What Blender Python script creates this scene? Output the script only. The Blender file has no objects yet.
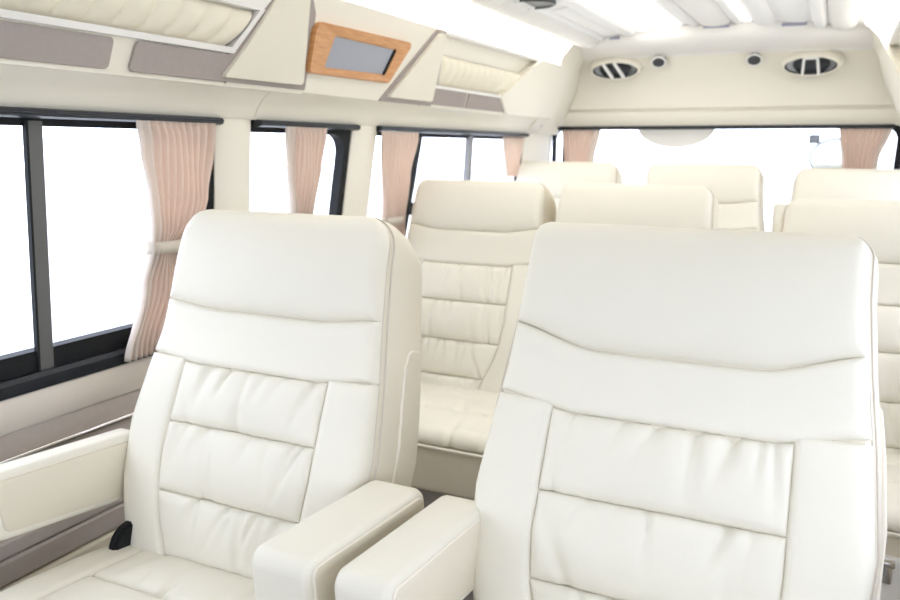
import bpy, bmesh, math, random
from mathutils import Vector, Matrix
PI = math.pi
S = bpy.context.scene
COL = S.collection
CX = -0.525                      # centre line of the van (camera stands at x=0)
rnd = random.Random(4)

# ------------------------------------------------------------------ materials
def mat(name, color, rough=.5, metal=0., bump=None, spec=.5, var=0., vscale=6., coat=0., emit=None):
    m = bpy.data.materials.new(name); m.use_nodes = True
    nt = m.node_tree; b = nt.nodes['Principled BSDF']
    b.inputs['Base Color'].default_value = (*color, 1)
    b.inputs['Roughness'].default_value = rough
    b.inputs['Metallic'].default_value = metal
    b.inputs['Specular IOR Level'].default_value = spec
    b.inputs['Coat Weight'].default_value = coat
    tc = nt.nodes.new('ShaderNodeTexCoord')
    if var > 0:
        n = nt.nodes.new('ShaderNodeTexNoise'); n.inputs['Scale'].default_value = vscale; n.inputs['Detail'].default_value = 3
        nt.links.new(tc.outputs['Object'], n.inputs['Vector'])
        r = nt.nodes.new('ShaderNodeValToRGB')
        r.color_ramp.elements[0].position = .3; r.color_ramp.elements[1].position = .7
        r.color_ramp.elements[0].color = (*[c*(1-var) for c in color], 1)
        r.color_ramp.elements[1].color = (*[min(1, c*(1+var*.5)) for c in color], 1)
        nt.links.new(n.outputs['Fac'], r.inputs['Fac']); nt.links.new(r.outputs['Color'], b.inputs['Base Color'])
    if bump:
        kind, scale, strength, dist = bump
        if kind == 'noise':
            t = nt.nodes.new('ShaderNodeTexNoise'); t.inputs['Scale'].default_value = scale; t.inputs['Detail'].default_value = 4
            out = t.outputs['Fac']
        elif kind == 'voronoi':
            t = nt.nodes.new('ShaderNodeTexVoronoi'); t.inputs['Scale'].default_value = scale; out = t.outputs['Distance']
        else:
            t = nt.nodes.new('ShaderNodeTexWave'); t.inputs['Scale'].default_value = scale; t.inputs['Distortion'].default_value = 1.; out = t.outputs['Fac']
        nt.links.new(tc.outputs['Object'], t.inputs['Vector'])
        bp = nt.nodes.new('ShaderNodeBump'); bp.inputs['Strength'].default_value = strength; bp.inputs['Distance'].default_value = dist
        nt.links.new(out, bp.inputs['Height']); nt.links.new(bp.outputs['Normal'], b.inputs['Normal'])
    if emit:
        b.inputs['Emission Color'].default_value = (*emit[0], 1); b.inputs['Emission Strength'].default_value = emit[1]
    return m

LEATHER = (.81, .77, .65)
M = {}
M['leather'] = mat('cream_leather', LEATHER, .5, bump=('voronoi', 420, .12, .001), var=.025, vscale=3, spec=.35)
M['leather_shaded'] = mat('cream_leather_shaded', (.735, .675, .54), .52, bump=('voronoi', 420, .12, .001), spec=.35)  # same cream leather, darkened to put the shade of side faces into its colour
M['seam'] = mat('seam_thread', (.64, .58, .49), .7)
M['welt'] = mat('cream_welt', (.86, .80, .68), .5)
M['plastic'] = mat('cream_plastic', (.86, .82, .71), .55, bump=('noise', 300, .05, .001), spec=.3)
M['white_plastic'] = mat('white_plastic', (.88, .86, .82), .5, spec=.3)
M['ceiling'] = mat('white_ceiling', (.91, .90, .88), .6, bump=('noise', 200, .08, .001), spec=.2)
M['ruffle'] = mat('ruffled_leather', (.84, .785, .64), .5, spec=.35)
M['white_ruffle'] = mat('white_ruffled_leather', (.89, .87, .83), .5, spec=.3)
M['fabric'] = mat('grey_beige_fabric', (.50, .44, .39), .9, bump=('noise', 900, .3, .001), spec=.1, var=.04, vscale=60)
M['binfabric'] = mat('taupe_grey_fabric', (.42, .37, .345), .9, bump=('noise', 900, .3, .001), spec=.1, var=.03, vscale=80)
M['lowpanel'] = mat('taupe_lower_panel', (.50, .435, .36), .75, bump=('noise', 500, .2, .001), spec=.2)
M['black'] = mat('black_rubber', (.012, .013, .014), .6, spec=.2)
M['darkbar'] = mat('dark_window_bar', (.11, .11, .105), .5)
M['greybar'] = mat('grey_window_bar', (.25, .25, .25), .45)
M['rail'] = mat('black_glossy_rail', (.014, .017, .022), .33, spec=.4)
M['chrome'] = mat('chrome', (.78, .77, .76), .16, metal=1)
M['silver'] = mat('silver_plastic', (.45, .47, .49), .3, metal=.8)
M['darkgrey'] = mat('dark_grey_plastic', (.05, .055, .06), .4)
M['slat'] = mat('white_slat', (.88, .88, .86), .35)
M['floor'] = mat('vinyl_floor', (.30, .28, .25), .6, bump=('noise', 150, .1, .001), var=.1, vscale=20)
M['ground'] = mat('pale_concrete', (.62, .62, .6), .9, bump=('noise', 20, .2, .01), var=.08, vscale=2)
M['endstrip'] = mat('blue_grey_end_strip', (.38, .38, .50), .4)

def perforated():
    m = mat('perforated_leather', (.80, .73, .58), .6, spec=.25)
    nt = m.node_tree; b = nt.nodes['Principled BSDF']
    tc = nt.nodes.new('ShaderNodeTexCoord'); v = nt.nodes.new('ShaderNodeTexVoronoi'); v.inputs['Scale'].default_value = 260; v.inputs['Randomness'].default_value = .0
    nt.links.new(tc.outputs['Object'], v.inputs['Vector'])
    r = nt.nodes.new('ShaderNodeValToRGB'); r.color_ramp.elements[0].position = .2; r.color_ramp.elements[1].position = .3
    r.color_ramp.elements[0].color = (.62, .56, .44, 1); r.color_ramp.elements[1].color = (.80, .73, .58, 1)
    nt.links.new(v.outputs['Distance'], r.inputs['Fac']); nt.links.new(r.outputs['Color'], b.inputs['Base Color'])
    return m
M['perf'] = perforated()
M['belt'] = mat('beige_belt_trim', (.68, .615, .53), .55, bump=('noise', 300, .05, .001), spec=.3)

def wood():
    m = mat('light_wood', (.62, .31, .12), .35, spec=.4, coat=.2)
    nt = m.node_tree; b = nt.nodes['Principled BSDF']
    tc = nt.nodes.new('ShaderNodeTexCoord'); mp = nt.nodes.new('ShaderNodeMapping'); mp.inputs['Scale'].default_value = (4, 6, 60)
    n = nt.nodes.new('ShaderNodeTexNoise'); n.inputs['Scale'].default_value = 3; n.inputs['Detail'].default_value = 5
    nt.links.new(tc.outputs['Object'], mp.inputs['Vector']); nt.links.new(mp.outputs['Vector'], n.inputs['Vector'])
    r = nt.nodes.new('ShaderNodeValToRGB'); r.color_ramp.elements[0].position = .3; r.color_ramp.elements[1].position = .7
    r.color_ramp.elements[0].color = (.56, .255, .09, 1); r.color_ramp.elements[1].color = (.70, .37, .16, 1)
    nt.links.new(n.outputs['Fac'], r.inputs['Fac']); nt.links.new(r.outputs['Color'], b.inputs['Base Color'])
    return m
M['wood'] = wood()
M['screen'] = mat('grey_screen_glass', (.36, .385, .45), .15, spec=.6)

def cloth(name, col, tr):
    m = bpy.data.materials.new(name); m.use_nodes = True; nt = m.node_tree
    nt.nodes.clear(); o = nt.nodes.new('ShaderNodeOutputMaterial'); mx = nt.nodes.new('ShaderNodeMixShader')
    d = nt.nodes.new('ShaderNodeBsdfDiffuse'); t = nt.nodes.new('ShaderNodeBsdfTranslucent')
    tc = nt.nodes.new('ShaderNodeTexCoord'); n = nt.nodes.new('ShaderNodeTexNoise'); n.inputs['Scale'].default_value = 300
    bp = nt.nodes.new('ShaderNodeBump'); bp.inputs['Strength'].default_value = .2; bp.inputs['Distance'].default_value = .001
    nt.links.new(tc.outputs['Object'], n.inputs['Vector']); nt.links.new(n.outputs['Fac'], bp.inputs['Height'])
    nt.links.new(bp.outputs['Normal'], d.inputs['Normal'])
    d.inputs['Color'].default_value = (*col, 1); t.inputs['Color'].default_value = (*col, 1)
    mx.inputs['Fac'].default_value = tr
    nt.links.new(d.outputs[0], mx.inputs[1]); nt.links.new(t.outputs[0], mx.inputs[2]); nt.links.new(mx.outputs[0], o.inputs['Surface'])
    return m
M['curtain'] = cloth('dusty_pink_curtain_cloth', (.87, .755, .665), .47)
M['lit_fold'] = cloth('lit_curtain_fold_cloth', (.86, .79, .72), .45)  # curtain cloth paled: glow of the backlit edge fold put into the colour
M['tie'] = cloth('cream_tieback_cloth', (.80, .73, .63), .2)

def glass():
    m = bpy.data.materials.new('clear_window_glass'); m.use_nodes = True; nt = m.node_tree
    nt.nodes.clear(); o = nt.nodes.new('ShaderNodeOutputMaterial'); mx = nt.nodes.new('ShaderNodeMixShader')
    t = nt.nodes.new('ShaderNodeBsdfTransparent'); t.inputs['Color'].default_value = (.95, .97, .96, 1)
    g = nt.nodes.new('ShaderNodeBsdfGlossy'); g.inputs['Roughness'].default_value = .02
    mx.inputs['Fac'].default_value = .04
    nt.links.new(t.outputs[0], mx.inputs[1]); nt.links.new(g.outputs[0], mx.inputs[2]); nt.links.new(mx.outputs[0], o.inputs['Surface'])
    return m
M['glass'] = glass()
M['ceiling_glow'] = mat('added_ceiling_glow', (.9, .9, .88), .6, emit=((1, .965, .905), 1.5))  # glow for the strips added on plain ceiling as fill
M['led'] = mat('frosted_light_diffuser', (.9, .9, .88), .6, emit=((1, .965, .90), 2.05))

# ------------------------------------------------------------------ helpers
def new_obj(name, bm, m, parent=None, smooth=35, recalc=True):
    if recalc: bmesh.ops.recalc_face_normals(bm, faces=bm.faces[:])
    me = bpy.data.meshes.new(name); bm.to_mesh(me); bm.free()
    if smooth:
        for p in me.polygons: p.use_smooth = True
        me.set_sharp_from_angle(angle=math.radians(smooth))
    me.materials.append(M[m] if isinstance(m, str) else m)
    o = bpy.data.objects.new(name, me); COL.objects.link(o)
    if parent: o.parent = parent
    return o
def tag(o, label, cat, group=None):
    o['label'] = label; o['category'] = cat
    if group: o['group'] = group
    return o
def empty(name, loc=(0, 0, 0)):
    o = bpy.data.objects.new(name, None); COL.objects.link(o); o.location = loc; o.empty_display_size = .05
    return o
def struct(o): o['kind'] = 'structure'; return o
def copy_tree(o, parent=None):
    c = o.copy(); COL.objects.link(c); c.parent = parent
    for ch in list(o.children): copy_tree(ch, c)
    return c

def prism(bm, loop, vec):
    """loop: list of 3D points, extruded by vec"""
    v = Vector(vec)
    a = [bm.verts.new(Vector(p)) for p in loop]; b = [bm.verts.new(Vector(p)+v) for p in loop]
    n = len(loop)
    bm.faces.new(a); bm.faces.new(b[::-1])
    for i in range(n): bm.faces.new((a[i], b[i], b[(i+1) % n], a[(i+1) % n]))
def box(bm, lo, hi, bev=0., seg=2):
    r = bmesh.ops.create_cube(bm, size=1.)
    vs = r['verts']
    for v in vs: v.co = Vector([(lo[i]+hi[i])/2 + v.co[i]*(hi[i]-lo[i]) for i in range(3)])
    if bev:
        es = list({e for v in vs for e in v.link_edges})
        bmesh.ops.bevel(bm, geom=es, offset=bev, segments=seg, profile=.5, affect='EDGES')
def tube(bm, pts, r, n=6, closed=False):
    pts = [Vector(p) for p in pts]; N = len(pts); rings = []
    up = None
    for i in range(N):
        a = pts[(i-1) % N] if (closed or i > 0) else pts[i]; b = pts[(i+1) % N] if (closed or i < N-1) else pts[i]
        t = (b-a); t = t.normalized() if t.length > 1e-9 else Vector((0, 1, 0))
        if up is None: up = t.orthogonal().normalized()
        up = (up - t*up.dot(t)); up = up.normalized() if up.length > 1e-6 else t.orthogonal().normalized()
        s = t.cross(up)
        rr = r[i] if isinstance(r, (list, tuple)) else r
        rings.append([bm.verts.new(pts[i] + (up*math.cos(2*PI*k/n) + s*math.sin(2*PI*k/n))*rr) for k in range(n)])
    for i in range(N if closed else N-1):
        A, B = rings[i], rings[(i+1) % N]
        for k in range(n): bm.faces.new((A[k], A[(k+1) % n], B[(k+1) % n], B[k]))
    if not closed: bm.faces.new(rings[0]); bm.faces.new(rings[-1][::-1])
def rounded(pts, rads, n=6):
    """2D polygon with rounded corners"""
    out = []; N = len(pts)
    for i in range(N):
        p = Vector(pts[i]); a = Vector(pts[i-1]); b = Vector(pts[(i+1) % N]); r = rads[i] if isinstance(rads, (list, tuple)) else rads
        if r <= 0: out.append(tuple(p)); continue
        u = (a-p).normalized(); w = (b-p).normalized(); ang = u.angle(w); d = r/math.tan(ang/2)
        c = p + (u+w).normalized()*(r/math.sin(ang/2)); s = p+u*d; e = p+w*d
        a0 = math.atan2(s.y-c.y, s.x-c.x); a1 = math.atan2(e.y-c.y, e.x-c.x); da = (a1-a0+PI) % (2*PI)-PI
        for k in range(n+1): t = a0+da*k/n; out.append((c.x+r*math.cos(t), c.y+r*math.sin(t)))
    return out
def ring(bm, outer, inner, vec):
    v = Vector(vec); n = len(outer)
    A = [bm.verts.new(p) for p in outer]; B = [bm.verts.new(p) for p in inner]
    C = [bm.verts.new(Vector(p)+v) for p in outer]; D = [bm.verts.new(Vector(p)+v) for p in inner]
    for i in range(n):
        j = (i+1) % n
        bm.faces.new((A[i], A[j], B[j], B[i])); bm.faces.new((C[i], D[i], D[j], C[j]))
        bm.faces.new((A[i], C[i], C[j], A[j])); bm.faces.new((B[i], B[j], D[j], D[i]))
def sstep(a, b, x): t = max(0., min(1., (x-a)/(b-a))); return t*t*(3-2*t)
def lerp(a, b, t): return a+(b-a)*t

def patch(bm, fn, nu, nv, skirt):
    """fn(u,v,skirt_depth) -> point; closed lump: top grid + skirt + flat underside"""
    def sp(i, n): t = i/n; return .45*t + .55*(.5-.5*math.cos(PI*t))
    top = [[bm.verts.new(fn(sp(i, nu), sp(j, nv), 0)) for j in range(nv+1)] for i in range(nu+1)]
    for i in range(nu):
        for j in range(nv): bm.faces.new((top[i][j], top[i+1][j], top[i+1][j+1], top[i][j+1]))
    border = [(i, 0) for i in range(nu)] + [(nu, j) for j in range(nv)] + [(i, nv) for i in range(nu, 0, -1)] + [(0, j) for j in range(nv, 0, -1)]
    low = [bm.verts.new(fn(sp(i, nu), sp(j, nv), skirt)) for i, j in border]
    n = len(border)
    for k in range(n):
        i, j = border[k]; i2, j2 = border[(k+1) % n]
        bm.faces.new((top[i][j], low[k], low[(k+1) % n], top[i2][j2]))
    bm.faces.new(low)
def edge_drop(d, R, D):
    if R <= 0: return 0.
    t = max(0., min(1., d/R)); return D*(1-math.sqrt(max(0., 1-(1-t)**2)))

# ------------------------------------------------------------------ seats
TILT = math.radians(20); ST, CT = math.sin(TILT), math.cos(TILT)
ZS = .55                                   # height where backrest meets cushion
CR = [.032]
BT = .685                                  # top of backrest, measured along it
def hw(b):
    pts = [(-.06, .165), (.0, .195), (.046, .219), (.08, .236), (.112, .246), (.16, .255), (.27, .263), (.40, .252), (.5, .240), (.60, .231), (.70, .229)]
    for (b0, w0), (b1, w1) in zip(pts, pts[1:]):
        if b <= b1:
            w = lerp(w0, w1, max(0, (b-b0)/(b1-b0))); break
    else: w = pts[-1][1]
    r = CR[0]
    if b > BT-r: w = w - r + math.sqrt(max(0., r*r-(b-(BT-r))**2))
    return w
def prof(b):
    return .010*math.exp(-((b-.60)/.07)**2) + .012*math.exp(-((b-.22)/.13)**2) - .006*math.exp(-((b-.44)/.05)**2)
def B(x, b, n): return (x, b*ST - n*CT, ZS + b*CT + n*ST)
SEAM = [.522, .034, .417, .023]
def seam1(s): return SEAM[0] - SEAM[1]*(1-sstep(.42, 1.05, abs(s)))
def seam2(s): return SEAM[2] - SEAM[3]*(1-sstep(.46, 1.05, abs(s)))
def SVb(b):
    pts = [(-.05, .085), (.045, .118), (.10, .142), (.15, .155), (.22, .161), (.42, .158)]
    for (b0, w0), (b1, w1) in zip(pts, pts[1:]):
        if b <= b1: return lerp(w0, w1, max(0, (b-b0)/(b1-b0)))
    return pts[-1][1]
SV = .165                                   # vertical seams at x = +-SV

def creases(seed, w, n, amp):
    r = random.Random(seed); L = []
    for _ in range(n):
        L.append((r.uniform(-w, w), r.uniform(-.75, .15), r.uniform(.0045, .0095), r.uniform(.45, 1.)*amp, r.choice((0, 0, 0, 1)), r.uniform(.5, 1.2)))
    def f(x, t):                            # t 0 bottom .. 1 top, seams at both ends
        h = 0
        for x0, sl, sg, a, frm, ln in L:
            d = (t if frm else 1-t)
            k = max(0., 1-d/ln)
            h -= a*k*math.exp(-((x-x0-sl*.08*d)/(sg*(1+.8*d)))**2)
        return h
    return f

def back_pad(bm, left, right, bot, top, nu, nv, R, D, wr=None, puff=.004, warp=1.):
    """left/right: fn(b)->x ; bot/top: fn(x-ish s)->b ; R,D order left,right,bottom,top"""
    def fn(u, v, sk):
        # two-step solve: estimate b at mid, then x from side curves, then b from seam curves
        v = 1-(1-v)**warp
        bm_ = lerp(bot(0), top(0), v)
        x = lerp(left(bm_), right(bm_), u); s = x/hw(bm_)
        b = lerp(bot(s), top(s), v)
        x = lerp(left(b), right(b), u)
        W = right(b)-left(b); H = top(s)-bot(s)
        dl, dr, db, dt = u*W, (1-u)*W, v*H, (1-v)*H
        n = prof(b) + puff*16*u*(1-u)*v*(1-v)
        n -= max(edge_drop(d, rr, dd) for d, rr, dd in zip((dl, dr, db, dt), R, D))
        if wr and not sk: n += wr(x, v)
        if sk: n = min(n, n-.002) if n < -.03 else -.035
        return B(x, b, n)
    patch(bm, fn, nu, nv, 1)

def path_cushion():
    P = [(.03, .535), (-.06, .545), (-.16, .553), (-.26, .558), (-.33, .557), (-.36, .555)]
    c = (-.388, .520); r = .032
    for k in range(8):
        a = math.radians(75 + k*16); P.append((c[0]+r*math.cos(a)*1.15, c[1]+r*math.sin(a)))
    # resample
    L = [0]
    for p, q in zip(P, P[1:]): L.append(L[-1]+math.dist(p, q))
    def f(cc):
        cc = max(0, min(L[-1]-1e-6, cc))
        for i in range(len(L)-1):
            if cc <= L[i+1]:
                t = (cc-L[i])/(L[i+1]-L[i]); p, q = P[i], P[i+1]
                # smoothed normal
                def nrm(k):
                    a = P[max(0, k-1)]; b = P[min(len(P)-1, k+1)]; dy, dz = b[0]-a[0], b[1]-a[1]; l = math.hypot(dy, dz); return (dz/l*-1*-1, -dy/l)
                n0, n1 = nrm(i), nrm(i+1); ny, nz = lerp(n0[0], n1[0], t), lerp(n0[1], n1[1], t); l = math.hypot(ny, nz)
                return lerp(p[0], q[0], t), lerp(p[1], q[1], t), ny/l, nz/l
    return f, L[-1]
PC, LC = path_cushion()
def Cn(x, c, n):
    y, z, ny, nz = PC(c)
    if nz < 0 or (nz < .2 and ny > 0): ny, nz = -ny, -nz
    return (x, y+ny*n, z+nz*n)
def cush_pad(bm, x0, x1, c0, c1, nu, nv, R, D, wr=None, puff=.004):
    def fn(u, v, sk):
        c = lerp(c0, c1, v)
        w = 1 - .05*sstep(.38, LC, c)
        x = lerp(x0, x1, u)*w
        dl, dr, db, dt = u*(x1-x0), (1-u)*(x1-x0), v*(c1-c0), (1-v)*(c1-c0)
        n = puff*16*u*(1-u)*v*(1-v)
        for d, rr, dd in zip((dl, dr, db, dt), R, D): n -= edge_drop(d, rr, dd)
        if wr and not sk: n += wr(x, v)
        if sk: n = -.035
        return Cn(x, c, n)
    patch(bm, fn, nu, nv, 1)

def outline(inset=0., n=14):
    L = []
    bs = [-.06, -.03, 0, .04, .08, .12, .2, .27, .34, .4, .45, .5, .55, .6] + [BT-CR[0]+CR[0]*math.sin(PI/2*k/8) for k in range(0, 9)]
    for b in bs: L.append((-hw(b), b))
    w = hw(BT-1e-9)
    for k in range(1, 6): L.append((-w+2*w*k/6, BT))
    for b in reversed(bs): L.append((hw(b), b))
    if inset:
        c = (0, .3); out = []
        N = len(L)
        for i in range(N):
            a = Vector(L[max(0, i-1)]); b = Vector(L[min(N-1, i+1)]); t = (b-a).normalized(); nn = Vector((t.y, -t.x))
            p = Vector(L[i]) + nn*inset; out.append((p.x, p.y))
        L = out
    return L

def make_backrest(root, seed, dx=0., seam=(.527, .016, .417, .016), dz=0.):
    SEAM[:] = seam[:4]; CR[0] = seam[4] if len(seam) > 4 else .042; n0 = set(root.children)
    # rear shell, side gusset and top
    bm = bmesh.new(); loops = []
    for n, ins in ((-.012, .014), (-.021, .007), (-.032, .001), (-.045, -.002), (-.065, -.007), (-.10, -.010), (-.14, -.006), (-.165, .001), (-.182, .012), (-.190, .034)):
        o = outline(ins)
        def dep(b, n=n): return n*(1.08 - .18*sstep(.3, .68, b)) + (0 if n > -.05 else 0)
        lp = []
        for (x, b) in o:
            # the crown slopes down towards the rear
            bb = b - (.0 if b < .58 else 1)*0
            drop = sstep(.56, BT, b)*.055*(max(0, -n-.02)/.17)**1.8
            lp.append(bm.verts.new(B(x, bb-drop, dep(b) + (.006 if b > .66 else 0)*0)))
        loops.append(lp)
    for A, C in zip(loops, loops[1:]):
        for i in range(len(A)):
            j = (i+1) % len(A); bm.faces.new((A[i], A[j], C[j], C[i]))
    bm.faces.new(loops[0]); bm.faces.new(loops[-1][::-1])
    shell = new_obj('backrest_shell', bm, 'leather_shaded', root, 50)
    # head pad
    bm = bmesh.new()
    back_pad(bm, lambda b: .005-hw(b), lambda b: hw(b)-.005, seam1, lambda s: BT, 44, 40,
             (.022, .022, .030, .036), (.019, .019, .014, .028), None, .010, 2.0)
    new_obj('head_pad', bm, 'leather', root, 60)
    bm = bmesh.new()
    back_pad(bm, lambda b: .005-hw(b), lambda b: hw(b)-.005, seam2, seam1, 44, 16,
             (.022, .022, .014, .016), (.019, .019, .008, .009), creases(seed+1, .2, 4, .0012), .003)
    new_obj('shoulder_pad', bm, 'leather', root, 60)
    for sg in (-1, 1):
        bm = bmesh.new()
        if sg < 0: back_pad(bm, lambda b: .005-hw(b), lambda b: -SVb(b), lambda s: -.05, lambda s: seam2(-.82), 12, 40, (.022, .013, .03, .014), (.019, .007, .02, .008), None, .004)
        else: back_pad(bm, lambda b: SVb(b), lambda b: hw(b)-.005, lambda s: -.05, lambda s: seam2(.82), 12, 40, (.013, .022, .03, .014), (.007, .019, .02, .008), None, .004)
        new_obj('side_bolster', bm, 'leather', root, 60)
    rows = [(lambda s: .277, seam2, 9), (lambda s: .152, lambda s: .277, 7), (lambda s: .040, lambda s: .152, 8), (lambda s: -.05, lambda s: .040, 2)]
    for k, (bo, to, nc) in enumerate(rows):
        bm = bmesh.new()
        back_pad(bm, lambda b: -SVb(b), lambda b: SVb(b), bo, to, 84, 24, (.014, .014, .020, .020), (.007, .007, .010, .010), creases(seed*7+k, .15, nc+3, .0095), .008)
        new_obj('quilted_panel', bm, 'leather', root, 60)
    # double seam round the edge
    bm = bmesh.new()
    for nn, ins in ((-.0225, .0052), (-.0320, .0002)):
        o = [p for p in outline(ins)]
        tube(bm, [B(x, b, nn*(1.08-.18*sstep(.3, .68, b))) for x, b in o], .0016, 5)
    new_obj('edge_stitching', bm, 'seam', root)
    # welt loops on the two side faces
    for sg in (-1, 1):
        bm = bmesh.new(); pts = []
        for b, n in [(-.02, -.080), (.1, -.080), (.2, -.079), (.3, -.078), (.40, -.078), (.435, -.083), (.458, -.094), (.465, -.110), (.467, -.140)]:
            w = hw(b)+(.010 if n > -.1 else .008 if n > -.12 else .004)
            pts.append(B(sg*w, b, n*(1.08-.18*sstep(.3, .68, b))))
        tube(bm, pts, .003, 6)
        new_obj('side_welt', bm, 'welt', root)
    for ch in set(root.children)-n0: ch.location = (dx, 0, dz)

def make_cushion(root, seed, wx=0., dz=.015):
    n0 = set(root.children)
    bm = bmesh.new()
    cs = [LC*k/30 for k in range(31)]
    top = [Cn(0, c, -.022) for c in cs]
    loop = [(-.235-wx, y, z) for _, y, z in top] + [(-.235-wx, -.395, .495), (-.235-wx, .05, .495)]
    prism(bm, loop, (.47+2*wx, 0, 0))
    new_obj('cushion_core', bm, 'leather_shaded', root, 30)
    for sg in (-1, 1):
        bm = bmesh.new()
        a, b = (-.252-wx, -SV-wx) if sg < 0 else (SV+wx, .252+wx)
        R, D = ((.03, .013, .01, .02), (.03, .007, .004, .01)) if sg < 0 else ((.013, .03, .01, .02), (.007, .03, .004, .01))
        cush_pad(bm, a, b, 0, LC, 10, 40, R, D)
        new_obj('seat_bolster', bm, 'leather', root, 60)
    for k, (c0, c1) in enumerate(((0, .13), (.13, .27), (.27, LC))):
        bm = bmesh.new()
        cush_pad(bm, -SV-wx, SV+wx, c0, c1, 60 if not wx else 140, 22, (.013, .013, .018, .018), (.006, .006, .009, .009), creases(seed*3+k, .15+wx, 9 if not wx else 34, .0055), .007)
        new_obj('seat_panel', bm, 'leather', root, 60)
    bm = bmesh.new()
    tube(bm, [(-.247-wx, .03, .515), (-.247-wx, -.39, .515), (-.232-wx, -.424, .515), (0, -.429, .515), (.232+wx, -.424, .515), (.247+wx, -.39, .515), (.247+wx, .03, .515)], .0045, 6)
    new_obj('cushion_piping', bm, 'welt', root)
    bm = bmesh.new()
    box(bm, (-.245-wx, -.418, .385), (.245+wx, .06, .513), .012, 3)
    new_obj('seat_base', bm, 'perf', root)
    for sx in (-.19-wx, .19+wx):
        bm = bmesh.new(); box(bm, (sx-.025, -.36, .018), (sx+.025, .0, .39), .006)
        box(bm, (sx-.04, -.40, 0), (sx+.04, .04, .018), .004)
        new_obj('leg', bm, 'black', root)
    # recliner hinge covers
    for sg in (-1, 1):
        bm = bmesh.new(); n = 20; cy, cz, r = .020, .535, .043
        prism(bm, [(sg*(.196+wx), cy+r*math.cos(2*PI*k/n), cz+r*1.0*math.sin(2*PI*k/n)) for k in range(n)], (sg*.02, 0, 0))
        bmesh.ops.bevel(bm, geom=[e for e in bm.edges if abs(e.verts[0].co.x-e.verts[1].co.x) < 1e-6], offset=.004, segments=2, affect='EDGES')
        new_obj('recliner_cover', bm, 'black', root)
    for ch in set(root.children)-n0:
        if ch.name.split('.')[0] != 'leg': ch.location.z = dz

def inset_loop(L, d):
    out = []; N = len(L)
    for i in range(N):
        a = Vector(L[i-1]); b = Vector(L[(i+1) % N]); t = (b-a).normalized(); out.append((L[i][0]-t.y*d, L[i][1]+t.x*d))
    return out
def loft_x(bm, P, x0, x1, r):
    """closed y,z outline (counter-clockwise) swept along x with rounded rims"""
    rings = []
    st = [(x0, r), (x0+.3*r, .35*r), (x0+r, 0), (x1-r, 0), (x1-.3*r, .35*r), (x1, r)]
    for x, d in st: rings.append([bm.verts.new((x, y, z)) for y, z in (inset_loop(P, d) if d else P)])
    n = len(P)
    for A, C in zip(rings, rings[1:]):
        for i in range(n): j = (i+1) % n; bm.faces.new((A[i], A[j], C[j], C[i]))
    bm.faces.new(rings[0]); bm.faces.new(rings[-1][::-1])
def make_arm(root, x0, x1, y0=-.212, y1=.115, panel=True, dz=0.):
    """padded armrest: profile in y,z ; slopes slightly down to the rear"""
    zt0, zt1, zb0, zb1 = .795+dz, .772+dz, .677+dz, .640+dz
    P = rounded([(y0+.012, zb0), (y1, zb1), (y1, zt1), (y0, zt0)], [.030, .035, .035, .022], 7)
    bm = bmesh.new(); loft_x(bm, P, x0, x1, .010)
    a = new_obj('armrest', bm, 'leather', root, 50)
    Pi = rounded([(y0+.027, zb0+.014), (y1-.014, zb1+.014), (y1-.014, zt1-.014), (y0+.015, zt0-.014)], [.018, .022, .022, .012], 7)
    for x, sg in ((x0, -1), (x1, 1)):
        bm = bmesh.new(); loft_x(bm, Pi, x-.004, x+.004, .003)
        new_obj('side_panel', bm, 'leather_shaded', a)  # on the unpiped arm this only adds the shaded tone to its sides
        if not panel: continue
        bm = bmesh.new(); tube(bm, [(x+sg*.001, y, z) for y, z in Pi], .0022, 5, True)
        new_obj('piping', bm, 'welt', a)

def make_seat(seed, seam=(.527, .016, .417, .016), dz=0., cz=.015, sx=1.):
    r = empty('passenger_seat'); make_backrest(r, seed, 0., seam, dz)
    for ch in r.children: ch.scale.x = sx
    make_cushion(r, seed, 0., cz); return r

s_left = make_seat(3, (.502, .012, .400, .014, .056), -.006, .048); s_left.location = (-.907, .945, 0)
tag(s_left, 'cream leather front row captain seat by the window, two armrests in view', 'seat', 'cream leather passenger seats')
make_arm(s_left, .268, .358); make_arm(s_left, -.298, -.250, panel=False, dz=-.004)
s_right = make_seat(11, (.522, .034, .417, .023, .030), 0., .034, 1.045); s_right.location = (-.186, .945, 0)
tag(s_right, 'largest cream leather seat in the right foreground, plain wide head pad, one armrest', 'seat', 'cream leather passenger seats')
make_arm(s_right, -.326, -.248)
proto = make_seat(23, dz=-.024); proto.location = (.105, 2.165, .004)
tag(proto, 'cream second row single seat at the right edge, partly behind the largest front seat', 'seat', 'cream leather passenger seats')
bc_done = False
for x, y, z, lab in ((-1.094, 3.235, .078, 'cream last row seat in the left corner by the rear pink curtain'),
                     (-.506, 3.235, .076, 'cream last row seat in the middle against the bright rear window'),
                     (.080, 3.235, .064, 'cream last row seat at the right below the right rear curtain')):
    c = copy_tree(proto); c.location = (x, y, z); c['label'] = lab
    if x > 0:
        bm = bmesh.new(); box(bm, (-.30, .19, .70), (-.240, .26, 1.022), .014, 3)
        new_obj('folded_armrest', bm, 'leather', c)
bm = bmesh.new(); box(bm, (-.238, -.428, .02), (.238, -.37, .478), .01); bc = new_obj('base_cover', bm, 'white_plastic', proto)
bm = bmesh.new(); box(bm, (.045, -.440, .425), (.065, -.424, .47), .003); box(bm, (.041, -.444, .462), (.069, -.424, .474), .003)
new_obj('latch', bm, 'chrome', bc)
dbl = empty('double_seat', (-.797, 2.165, .008))
tag(dbl, 'cream second row double seat by the side window, two tall backs on one long cushion', 'seat', 'cream leather passenger seats')
make_backrest(dbl, 23, -.253); make_backrest(dbl, 31, .253)
make_cushion(dbl, 23, .253)

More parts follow.
